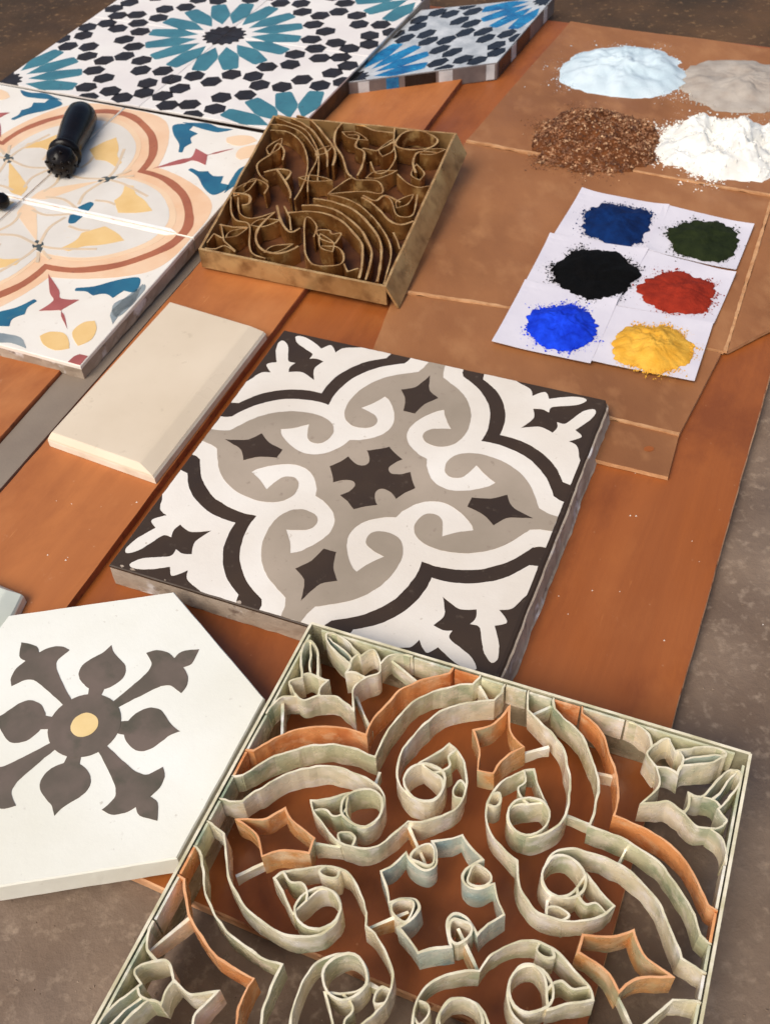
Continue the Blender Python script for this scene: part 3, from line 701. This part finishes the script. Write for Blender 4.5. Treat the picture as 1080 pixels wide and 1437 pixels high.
# ------------------------------------------------------------------ brass mould
BQ = [(-6.44, 77.51), (7.15, 72.75), (1.0, 54.12), (-10.88, 59.73)]
def tilt(V):
    """the mould leans: its back edge rests on the medallion tiles, its front edge on the plank; z is given below the rim"""
    out = []
    for x, y, z in V:
        X, Y = x - 2.3, y + 66
        zt = 1.9 + .0277 * (X - 1.0) + .0943 * (Y - 54.12)
        k = 1.0793 - zt / 37.87
        out.append((X * k + 2.3, Y * k - 66, zt + z))
    return out
t = thing('brass_mould', 'old brass divider mould with scrolls and nested arcs, between the orange tiles and the cardboard', 'tile mould', (-2.3, 66, 0))
BRASS_STRIPS = [
 ([(-5.1,63.5),(-3.7,63.5),(-2.5,63.0),(-1.5,62.0),(-0.8,60.5),(-0.3,59.1),(-0.3,57.9),(-0.4,56.5),(-0.6,55.3)], False),
 ([(-4.2,64.3),(-3.1,64.1),(-1.9,63.4),(-1.1,62.3),(-0.3,60.8),(0.1,59.3),(0.3,58.1),(0.1,56.5),(-0.2,55.1)], False),
 ([(-3.4,65.1),(-2.2,64.6),(-1.0,63.6),(-0.2,62.4),(0.5,60.8),(0.9,59.2),(0.9,57.7),(0.7,56.0),(0.5,54.8)], False),
 ([(-2.3,65.4),(-1.3,64.8),(-0.3,63.8),(0.5,62.3),(1.1,60.6),(1.5,59.0),(1.5,57.5),(1.2,55.9),(0.9,54.5)], False),
 ([(-3.4,60.4),(-3.2,61.6),(-3.7,62.7),(-4.0,62.2),(-4.0,59.4),(-3.9,58.3),(-3.5,57.2),(-2.7,56.9),(-1.7,57.0),(-1.5,57.9),(-1.8,58.8),(-2.4,59.1),(-2.9,59.2)], False),
 ([(-0.1,64.8),(0.5,64.1),(1.1,62.9),(1.6,61.7),(2.3,61.1),(3.2,61.4)], False),
 ([(1.5,64.8),(1.9,64.1),(2.1,62.4),(2.6,61.9),(3.2,62.1),(3.5,63.4),(3.7,64.7)], False),
 ([(1.8,60.2),(2.0,59.2),(2.1,58.2)], False),
 ([(-2.0,59.4),(-1.6,60.5),(-2.2,60.5),(-2.4,61.0),(-3.2,61.0),(-3.0,60.2),(-2.7,59.8),(-2.0,59.4)], False),
 ([(-1.5,57.0),(-1.3,56.1),(-0.6,56.4)], False),
 ([(-9.1,66.6),(-7.9,66.1),(-7.8,65.1),(-8.3,64.9)], False),
 ([(-9.1,66.1),(-9.0,64.2),(-8.6,63.0),(-7.7,62.3),(-7.6,59.9),(-7.3,58.8),(-6.5,58.2)], False),
 ([(-8.6,65.9),(-8.4,63.9),(-7.5,63.1),(-6.0,63.7)], False),
 ([(-6.0,63.7),(-7.0,62.0),(-7.2,60.6),(-6.8,59.3),(-5.9,58.7),(-5.0,58.9),(-4.4,59.4)], False),
 ([(-9.7,62.6),(-8.8,62.2),(-7.8,62.0)], False),
 ([(-9.6,62.7),(-9.3,60.6),(-8.5,59.3)], False),
 ([(-10.4,60.5),(-10.0,61.5),(-9.4,60.9)], False),
 ([(-5.9,64.6),(-5.6,62.6),(-5.0,61.1),(-4.3,61.5)], False),
 ([(-5.4,64.4),(-5.0,62.9),(-4.9,61.3)], False),
 ([(-10.5,59.9),(-9.8,59.7),(-9.2,60.0),(-8.5,59.2)], False),
 ([(-6.1,77.6),(-4.8,76.7),(-3.5,74.9),(-2.8,72.8),(-2.4,71.2),(-2.4,69.3)], False),
 ([(-6.2,77.2),(-5.2,76.3),(-4.0,75.0),(-3.3,72.8),(-3.0,70.8),(-3.1,67.3)], False),
 ([(-6.7,76.2),(-5.5,75.8),(-4.3,74.6),(-3.6,72.9),(-3.1,70.7),(-3.7,68.2),(-3.8,66.0)], False),
 ([(-6.6,75.3),(-5.2,74.7),(-4.2,72.8),(-3.8,70.4),(-3.9,68.2),(-4.3,66.3),(-4.7,65.1)], False),
 ([(-4.6,77.3),(-3.5,76.3),(-2.6,74.1),(-1.8,71.5),(-2.0,69.4)], False),
 ([(-6.5,71.5),(-6.0,73.2),(-5.5,72.0),(-5.6,70.6)], False),
 ([(-6.5,71.5),(-7.4,70.3),(-7.2,68.8),(-6.6,67.8)], False),
 ([(-6.0,69.4),(-5.4,67.7),(-5.0,66.2),(-5.0,65.3)], False),
 ([(-8.3,67.3),(-7.6,68.3),(-6.6,67.3),(-6.8,66.2)], False),
 ([(-6.9,69.1),(-5.9,69.4),(-5.0,68.9),(-5.3,67.8)], False),
 ([(2.6,71.9),(3.3,73.4),(4.4,73.6),(5.3,72.8),(5.7,71.9),(5.1,71.0),(4.0,70.8),(3.1,71.1)], True),
 ([(-1.2,75.6),(-1.7,74.3),(-1.8,72.5),(-1.3,70.5),(-1.0,68.3),(-0.7,67.6)], False),
 ([(-0.8,73.7),(-0.0,73.4),(-0.3,71.9),(0.3,71.0),(0.1,69.1),(-0.3,67.8)], False),
 ([(-2.4,65.5),(-2.1,66.0),(-0.8,67.4),(-0.3,67.1),(1.1,66.8),(1.3,65.2),(-0.1,65.6),(-2.3,65.6)], False),
 ([(0.7,69.5),(1.0,68.0),(1.8,68.1),(2.5,69.8),(2.5,71.9),(2.7,74.3)], False),
 ([(2.5,67.6),(3.1,66.3),(3.8,65.6),(4.6,65.7)], False),
 ([(-0.7,75.5),(0.4,74.9),(1.2,74.1),(2.6,73.5)], False),
 ([(0.2,71.6),(1.2,71.1),(2.5,72.2)], False),
 ([(3.8,67.6),(3.7,69.0),(4.2,70.4),(5.5,70.2)], False),
 ([(0.0,65.0),(0.8,64.2),(1.5,64.8),(2.5,63.9)], False),
]
def bl(P): return [(x + 2.3, y - 66) for x, y in P]
# frame: upright plates; the right-hand one is a broad plate that splays outward at the foot
def plate(name, a, b, out, z0, z1, th=.16):
    a, b = Vector(a), Vector(b); d = (b - a).normalized(); nn = Vector((-d.y, d.x))
    V, F, fm = [], [], []
    K = 16
    for i in range(K + 1):
        p = a.lerp(b, i / K); w = .05 * noise.noise(Vector((p.x * .4, p.y * .4, 1)))
        for (o_, zz) in ((out, z0), (w, z1), (w - th, z1), (out - th, z0)):
            q = p + nn * o_; V.append((q.x + 2.3, q.y - 66, zz + (w if zz == z1 else 0)))
    for i in range(K):
        p, q = 4 * i, 4 * i + 4
        for s in range(4): F.append((p + s, q + s, q + (s + 1) % 4, p + (s + 1) % 4)); fm.append(1 if s == 1 else 0)
    F += [(3, 2, 1, 0), (4 * K, 4 * K + 1, 4 * K + 2, 4 * K + 3)]; fm += [0, 0]
    link(name, tilt(V), F, [M_brassframe, M_brassedge], t, fm)
plate('frame_side', BQ[0], BQ[1], 0, -1.4, 0); plate('splayed_side', BQ[1], BQ[2], .8, -1.5, 0); plate('frame_side', BQ[2], BQ[3], .0, -1.38, 0, .2); plate('frame_side', BQ[3], BQ[0], 0, -1.38, 0)
for P, cl in BRASS_STRIPS:
    Q = crom(P, 5, closed=cl) if len(P) > 3 else P
    V, F, fm = ribbon_data(bl(Q), (.15 if random.random() < .5 else .10), -1.2, -.03, cl, .065)
    link('ring_strip' if cl else 'scroll_strip', tilt(V), F, [M_brass, M_brassedge], t, fm)
def leaf(x, y, a, L, w):
    P = [(0, 0), (.30 * L, w), (.68 * L, w * .7), (L, 0), (.68 * L, -w * .55), (.34 * L, -w * .8)]
    return [(x + p * cos(a) - q * sin(a), y + p * sin(a) + q * cos(a)) for p, q in P]
for (x, y, a, L, w) in [(-8.9, 66.2, .9, 2.4, .5), (-7.6, 62.3, .2, 2.0, .5), (-2.2, 58.4, 1.9, 2.4, .5), (-6.6, 71.6, 1.2, 2.5, .5), (-1.2, 74.2, -.7, 2.4, .5), (1.6, 70.2, 1.2, 2.6, .55), (4.0, 66.6, 1.6, 2.2, .5),
                        (-4.4, 68.0, -.3, 2.4, .45), (-9.2, 61.0, .6, 1.7, .4), (.3, 67.4, .3, 2.3, .5), (2.2, 63.2, .9, 2.0, .45), (-6.6, 58.9, .4, 2.0, .4), (4.3, 70.2, .2, 1.9, .45), (-3.2, 71.0, .8, 1.8, .4)]:
    V, F, fm = ribbon_data(bl(crom(leaf(x, y, a, L, w), 4, sharp=(0, 3), closed=True)), .08, -1.2, -.04, True, .065)
    link('leaf_strip', tilt(V), F, [M_brass, M_brassedge], t, fm)
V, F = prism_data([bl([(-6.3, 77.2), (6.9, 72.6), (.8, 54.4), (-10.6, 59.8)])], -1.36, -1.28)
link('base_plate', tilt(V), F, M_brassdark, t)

# ------------------------------------------------------------------ cardboard
t = thing('cardboard_sheet', 'large flattened brown cardboard box under the powders and paper squares', 'cardboard', (18, 65, 0))
def sheet(name, pts, z, m, h=.26, warp=.12):
    pts = [(x - 18, y - 65) for x, y in pts]
    if area(pts) < 0: pts = pts[::-1]
    # grid fill through a fan of inset rings so the sheet can curl a little
    cx = sum(p[0] for p in pts) / len(pts); cy = sum(p[1] for p in pts) / len(pts)
    per = []
    for i in range(len(pts)):
        a, b = pts[i], pts[(i + 1) % len(pts)]; k = max(2, int(hypot(b[0] - a[0], b[1] - a[1]) / 1.0))
        per += [(a[0] + (b[0] - a[0]) * j / k, a[1] + (b[1] - a[1]) * j / k) for j in range(k)]
    n = len(per); V, F, fm = [], [], []
    R_ = 10
    for r in range(R_):
        s = 1 - r / R_
        for x, y in per:
            X, Y = cx + (x - cx) * s, cy + (y - cy) * s
            w = warp * noise.noise(Vector((X * .12, Y * .12, z * 9))) * (1 if r else 1)
            if r == 0:
                e = .05 * noise.fractal(Vector((x, y, 3)), 1, 2, 3); X += e; Y += e
            V.append((X, Y, z + w))
    V.append((cx, cy, z + warp * noise.noise(Vector((cx * .12, cy * .12, z * 9)))))
    for r in range(R_ - 1):
        for i in range(n): j = (i + 1) % n; F.append((r * n + i, r * n + j, (r + 1) * n + j, (r + 1) * n + i)); fm.append(0)
    for i in range(n): F.append(((R_ - 1) * n + i, (R_ - 1) * n + (i + 1) % n, R_ * n)); fm.append(0)
    b = len(V)
    V += [(V[i][0], V[i][1], V[i][2] - h) for i in range(n)]
    for i in range(n): j = (i + 1) % n; F.append((b + i, b + j, j, i)); fm.append(1)
    return link(name, V, F, [m, M_card_lt], t, fm)
# crease A runs from the left edge to the right under the paper squares; crease B behind the paper squares
sheet('back_panel', [(19.96, 97.25), (39, 87.0), (32.5, 63.9), (28.76, 65.85), (20.16, 70.4), (8.3, 76.6)], .34, M_card)
sheet('main_panel', [(8.15, 76.35), (20.1, 70.1), (28.7, 65.55), (20.9, 49.0), (13.0, 52.7), (8.8, 54.85), (1.75, 57.6)], .32, M_card)
sheet('front_panel', [(1.65, 57.35), (8.7, 54.6), (12.9, 52.45), (20.7, 48.85), (16.6, 42.2), (12.8, 44.05), (-.3, 50.6)], .30, M_card)
sheet('front_flap', [(12.75, 43.85), (16.5, 42.0), (15.2, 38.95), (11.4, 40.75)], .30, M_card, warp=.03)
sheet('side_flap', [(29.0, 65.6), (32.6, 63.7), (30.5, 55.5), (24.5, 50.9), (21.1, 48.95)], .36, M_card)
V, F, fm = [], [], []
for P in ([(8.3, 76.5), (20.1, 70.25), (28.75, 65.7)], [(1.75, 57.45), (8.75, 54.72), (12.95, 52.55)], [(12.8, 43.95), (16.55, 42.1)], [(28.85, 65.6), (20.95, 48.95)]):
    Q = crom([(x - 18, y - 65) for x, y in P], 16) if len(P) > 2 else [(P[0][0] - 18 + (P[1][0] - P[0][0]) * i / 20, P[0][1] - 65 + (P[1][1] - P[0][1]) * i / 20) for i in range(21)]
    V, F, fm = ribbon_data(Q, .2, .22, .42, False, .10)
    link('crease_line', V, F, [M_card_lt, M_card_lt], t, fm)
V, F = prism_data([[(14.67 - 18 + .28 * cos(a * pi / 8), 41.17 - 65 + .2 * sin(a * pi / 8)) for a in range(16)]], .2, .325)
link('punched_hole', V, F, M_board, t)

# ------------------------------------------------------------------ paper squares
PAPERS = [[(15.74, 67.98), (21.35, 64.99), (18.71, 59.27), (11.99, 60.9)], [(21.0, 65.2), (26.39, 61.85), (23.76, 56.83), (18.5, 59.85)], [(12.55, 62.39), (18.73, 59.76), (15.6, 54.36), (10.08, 57.04)],
          [(18.5, 59.85), (23.65, 56.44), (20.88, 51.37), (15.4, 53.98)], [(10.1, 57.13), (15.59, 54.31), (12.74, 48.37), (7.2, 51.06)], [(15.3, 53.85), (20.86, 51.43), (18.38, 46.19), (12.87, 48.65)]]
PN = ['navy blue', 'dark green', 'black', 'red', 'bright blue', 'yellow']
PZ = [.49, .51, .55, .53, .61, .58]
for P, nm, z in zip(PAPERS, PN, PZ):
    cx = sum(p[0] for p in P) / 4; cy = sum(p[1] for p in P) / 4
    K = 12; V, F = [], []
    A_, B_, C2, D2 = [Vector((p[0] - cx, p[1] - cy)) for p in P]
    for j in range(K + 1):
        for i in range(K + 1):
            p = A_.lerp(B_, i / K).lerp(D2.lerp(C2, i / K), j / K)
            e = max(abs(i / K - .5), abs(j / K - .5)) * 2
            V.append((p.x, p.y, z + .03 * e ** 3 + (abs((i / K - .5) * (j / K - .5)) * 4) ** 3 * .22 * max(0, .4 + noise.noise(Vector(((i > 6) * 3.3 + cx, (j > 6) * 2.7, z * 7)))) + .03 * noise.noise(Vector((p.x * .5 + cx, p.y * .5, 2)))))
    for j in range(K):
        for i in range(K): a = j * (K + 1) + i; F.append((a, a + K + 1, a + K + 2, a + 1))
    n = len(V); V += [(x, y, zz - .03) for x, y, zz in V]; F += [tuple(q + n for q in f[::-1]) for f in F]
    rim = [i for i in range(K)] + [K + j * (K + 1) for j in range(K)] + [K * (K + 1) + K - i for i in range(K)] + [(K - j) * (K + 1) for j in range(K)]
    F += [(rim[i], rim[(i + 1) % len(rim)], rim[(i + 1) % len(rim)] + n, rim[i] + n) for i in range(len(rim))]
    o = link('paper_square', V, F, M_paper); o.location = (cx * CM, cy * CM, 0)
    tag(o, 'white paper square under the %s pigment' % nm, 'paper', 'paper squares carrying the pigments')

# ------------------------------------------------------------------ powders
def powder_mat(name, a, b, rough=.95, bs=900, b_=.5, sc=120): return mat(name, a, b, sc, rough=rough, rough_var=.04, bump=b_, bump_scale=bs, spec=.15)
def pile(name, label, cat, c, rx, ry, h, z, m, lumps=.25, edge=.12, grains=120, gr=(.04, .12), seed=0, spread=1.28, rings=26, seg=110, flat=1.6, chunk=0, rz=radians(-12), group=None, ridge=0, gm=None, chunk_r=(.08, .22), cm_=None):
    rnd = random.Random(seed)
    t = thing(name, label, cat, (c[0], c[1], z), rz, group)
    V, F = [], []
    def edgef(a): return 1 + edge * noise.fractal(Vector((cos(a) * 1.6 + seed, sin(a) * 1.6, seed)), .9, 2.2, 5) + edge * .35 * noise.noise(Vector((cos(a) * 9 + seed, sin(a) * 9, 0)))
    def hh(x, y, q):
        base = h * max(0, 1 - q ** flat) ** .9
        L = noise.fractal(Vector((x * .55 + seed, y * .55, seed * .7)), .85, 2.1, 5)
        rg = ridge * (1 - abs(noise.noise(Vector((x * .3 + seed * 2, y * .45, 2)))) * 3) if ridge else 0
        return max(-.02, base * (1 + lumps * L + rg) + .06 * L * (1 - q))
    V.append((0, 0, hh(0, 0, 0)))
    for r in range(1, rings + 1):
        q = r / rings
        for i in range(seg):
            a = 2 * pi * i / seg; e = edgef(a)
            x, y = rx * e * q * cos(a), ry * e * q * sin(a)
            V.append((x, y, hh(x, y, q) if r < rings else -.02))
    for i in range(seg): F.append((0, 1 + i, 1 + (i + 1) % seg))
    for r in range(rings - 1):
        for i in range(seg):
            a, b = 1 + r * seg, 1 + (r + 1) * seg; j = (i + 1) % seg
            F.append((a + i, b + i, b + j, a + j))
    link('mound', V, F, m, t, smooth=True)
    # loose grains round the foot
    def grain_mesh(N, lo, hi, rad, nm, mm, on=False):
        V, F = [], []
        for _ in range(N):
            a = rnd.uniform(0, 2 * pi)
            if not on:
                for _t in range(6):
                    if noise.noise(Vector((cos(a) * 1.7 + seed * 3, sin(a) * 1.7, seed))) + rnd.uniform(-.25, .25) > .05: break
                    a = rnd.uniform(0, 2 * pi)
            q = sqrt(rnd.uniform(0, 1)) * .97 if on else (.93 + abs(rnd.gauss(0, spread - 1)) * .75)
            e = edgef(a); x, y = rx * e * q * cos(a), ry * e * q * sin(a)
            z0 = hh(x, y, q) if q < 1 else 0
            s = rnd.uniform(*rad) * (1 if q < 1.1 else .75); b = len(V); ro = rnd.uniform(0, 3)
            for (p, w, u) in ((1, 0, -.3), (-.4, .9, -.3), (-.5, -.85, -.3), (.1, .1, .9), (.6, .7, .3)):
                s2 = s * rnd.uniform(.7, 1.25)
                V.append((x + s2 * (p * cos(ro) - w * sin(ro)), y + s2 * (p * sin(ro) + w * cos(ro)), z0 + s * .25 + s2 * u * .8))
            F += [(b, b + 4, b + 3), (b + 4, b + 1, b + 3), (b + 1, b + 2, b + 3), (b + 2, b, b + 3), (b, b + 2, b + 1), (b, b + 1, b + 4)]
        tag(link(nm, V, F, mm, t), kind='stuff')
    if grains:
        grain_mesh(grains, 0, 0, gr, 'loose_grains', gm or m)
        grain_mesh(grains * 3, 0, 0, (.012, .035), 'fine_dust', m)
    if chunk: grain_mesh(chunk, 0, 0, chunk_r, 'grit', cm_ or m, True)
    return t
G_ = 'pigment heaps on the paper squares'
PG = [((17.32, 63.25), 2.4, 2.6, 'navy_pigment', 'navy blue pigment heap on the back left paper square', powder_mat('navy_pigment', srgb(10, 44, 96), srgb(6, 30, 72)), .50),
      ((22.69, 60.5), 2.45, 2.3, 'green_pigment', 'dark green pigment heap on the back right paper square', powder_mat('green_pigment', srgb(38, 46, 22), srgb(28, 36, 16)), .52),
      ((14.7, 57.35), 2.75, 2.7, 'black_pigment', 'black pigment heap on the middle left paper square', powder_mat('black_pigment', srgb(5, 4, 4), srgb(2, 2, 2)), .55),
      ((19.54, 54.8), 2.35, 2.2, 'red_pigment', 'brick red pigment heap on the middle right paper square', powder_mat('red_pigment', srgb(156, 48, 30), srgb(132, 38, 24)), .54),
      ((11.71, 52.0), 2.2, 2.25, 'blue_pigment', 'bright cobalt blue pigment heap on the front left paper square', powder_mat('blue_pigment', srgb(26, 70, 222), srgb(14, 48, 184)), .62),
      ((16.58, 49.4), 2.4, 2.3, 'yellow_pigment', 'golden yellow pigment heap on the front right paper square', powder_mat('yellow_pigment', srgb(228, 176, 70), srgb(212, 154, 50)), .59)]
for i, (c_, rx, ry, nm, lb, m, z) in enumerate(PG):
    z += .05
    pile(nm, lb, 'pigment', c_, rx, ry, (.45, .40, .45, .36, .72, .66)[i], z, m, lumps=.6 if i < 4 else .8, edge=.2, grains=(150, 110, 240, 110, 150, 190)[i], gr=(.03, .10), seed=i + 3, group=G_, spread=1.2, flat=1.8 if i < 4 else 1.4)
M_chalk = powder_mat('pale_blue_white_powder', srgb(206, 220, 226), srgb(188, 206, 214), sc=40)
pile('white_powder', 'smooth bluish white powder heap at the back of the cardboard', 'powder', (22.6, 86.3), 5.4, 4.9, .75, .34, M_chalk, lumps=.5, edge=.10, grains=160, gr=(.04, .12), seed=21, ridge=.5, flat=2.4, spread=1.25)
M_cem = powder_mat('grey_cement_powder', srgb(182, 172, 160), srgb(164, 152, 140), sc=60)
pile('cement_powder', 'grey cement powder heap at the right edge behind the bright white one', 'powder', (31.8, 82.6), 5.8, 4.6, .6, .34, M_cem, lumps=.5, edge=.18, grains=260, gr=(.04, .13), seed=22, ridge=.25)
M_sand = powder_mat('brown_sand', srgb(112, 66, 36), srgb(78, 44, 24), sc=200)
M_grit = mat('brown_grit', srgb(150, 100, 64), srgb(74, 40, 22), 130, srgb(206, 166, 126), 260, .60, rough=.8, bump=.2)
pile('brown_sand', 'coarse brown sand heap, speckled, in front of the bluish white powder', 'sand', (18.2, 75.2), 4.9, 5.0, 1.3, .34, M_sand, lumps=.5, edge=.14, grains=900, gr=(.04, .13), seed=23, chunk=2600, chunk_r=(.05, .15), cm_=M_grit, gm=M_grit, spread=1.2)
M_marb = powder_mat('white_marble_powder', srgb(236, 236, 230), srgb(222, 220, 212), sc=90)
pile('marble_powder', 'bright white lumpy marble powder heap at the right edge, with crumbs around it', 'powder', (27.4, 72.4), 4.9, 4.5, 1.45, .34, M_marb, lumps=.9, edge=.2, grains=620, gr=(.05, .16), seed=24, chunk=260, chunk_r=(.06, .18), ridge=.2, spread=1.25)

# ------------------------------------------------------------------ black handle and knob on the orange tiles
def lathe(name, prof, m, parent, seg=40, facets=0):
    """prof: (s along axis +Y, radius)"""
    V, F = [], []
    for s, r in prof:
        for i in range(seg):
            a = 2 * pi * i / seg; rr = r * (1 + facets * .04 * cos(8 * a))
            V.append((rr * cos(a), s, rr * sin(a)))
    for k in range(len(prof) - 1):
        for i in range(seg): j = (i + 1) % seg; F.append((k * seg + i, (k + 1) * seg + i, (k + 1) * seg + j, k * seg + j))
    F.append(tuple(range(seg))); F.append(tuple(range(len(prof) * seg - 1, (len(prof) - 1) * seg - 1, -1)))
    return link(name, V, F, m, parent, smooth=True)
t = thing('hand_tool', 'thick glossy black hand tool with a round studded end, on the medallion tiles', 'tool', (-21.75, 72.3, 3.2), radians(-4))
lathe('grip', [(1.2, .5), (1.25, .95), (1.5, 1.0), (2.2, .98), (3.2, 1.04), (4.6, 1.16), (6.0, 1.2), (6.9, 1.16), (7.3, 1.0), (7.5, .7), (7.55, .4)], M_gloss_black, t)
lathe('collar', [(.75, .7), (.8, 1.12), (1.1, 1.22), (1.35, 1.12), (1.4, .7)], M_gloss_black, t)
V, F = [], []
lathe('end_ball', [(-1.1 + 1.15 * (1 - cos(k * pi / 16)), .02 + 1.12 * sin(k * pi / 16)) for k in range(17)], M_gloss_black, t, 24, 1)
for k in range(14):
    a = k * 2.399; r = .35 + .065 * k
    s = max(-1, min(1, r / 1.25)); y0 = .05 - 1.15 * sqrt(max(0, 1 - s * s)) - .02
    V, F = [], []
    for jj in range(5):
        for i in range(8):
            V.append((r * cos(a) + .13 * cos(i * pi / 4) * cos(jj * pi / 8), y0 - .12 * sin(jj * pi / 8), r * sin(a) + .13 * sin(i * pi / 4) * cos(jj * pi / 8)))
    for jj in range(4):
        for i in range(8): F.append((jj * 8 + i, jj * 8 + (i + 1) % 8, (jj + 1) * 8 + (i + 1) % 8, (jj + 1) * 8 + i))
    link('stud', V, F, M_gloss_black, t, smooth=True)
t = thing('hand_tool', 'tip of a small black tool poking in at the left edge, on the medallion tiles', 'tool', (-25.9, 68.0, 2.75), radians(-84))
lathe('knob_end', [(-.1, .25), (0, .5), (.3, .62), (.7, .55), (.95, .3), (1.0, .1)], M_gloss_black, t, 20)
lathe('stem', [(-6, .36), (-1, .36), (-.1, .3)], M_gloss_black, t, 20)
# loose crumbs of plaster on the boards
V, F = [], []
rnd = random.Random(5)
for _ in range(34):
    x, y = rnd.choice([(rnd.uniform(4, 18), rnd.uniform(27, 40)), (rnd.uniform(-19, -10), rnd.uniform(30, 42))]); zz = .5 if x < -8 else 0
    if x < -8 and (x + 15.9) * .909 - (y - 32.7) * .417 > -.3: continue
    s = rnd.uniform(.02, .06); b = len(V)
    V += [(x - s, y - s, zz), (x + s, y - s * .6, zz), (x, y + s, zz), (x, y, zz + s)]; F += [(b, b + 1, b + 3), (b + 1, b + 2, b + 3), (b + 2, b, b + 3)]
tag(link('plaster_crumbs', V, F, M_white), 'tiny pale plaster crumbs scattered on the bare boards', 'crumbs', kind='stuff')

V, F = [], []
for _ in range(900):
    if rnd.random() < .5: x, y = rnd.uniform(8, 45), rnd.uniform(8, 60)
    else: x, y = rnd.uniform(-30, 2), rnd.uniform(5, 22)
    # keep off the board
    if (x - 6.0) * .899 - (y - 12.0) * .438 < .4 and y > 20.4 - (x + 14.4) * .492 - .5: continue
    s_ = rnd.uniform(.02, .07) * (1.8 if rnd.random() < .04 else 1); b = len(V); ro = rnd.uniform(0, 3); zz = -.7
    for (p, w, u) in ((1, 0, 0), (-.4, .9, 0), (-.5, -.85, 0), (.1, .1, .7), (.6, .7, .3)):
        q = s_ * rnd.uniform(.7, 1.3); V.append((x + q * (p * cos(ro) - w * sin(ro)), y + q * (p * sin(ro) + w * cos(ro)), zz + q * u))
    F += [(b, b + 4, b + 3), (b + 4, b + 1, b + 3), (b + 1, b + 2, b + 3), (b + 2, b, b + 3)]
tag(link('grit', V, F, M_gritm), 'fine pale grit scattered over the bare ground', 'grit', kind='stuff')
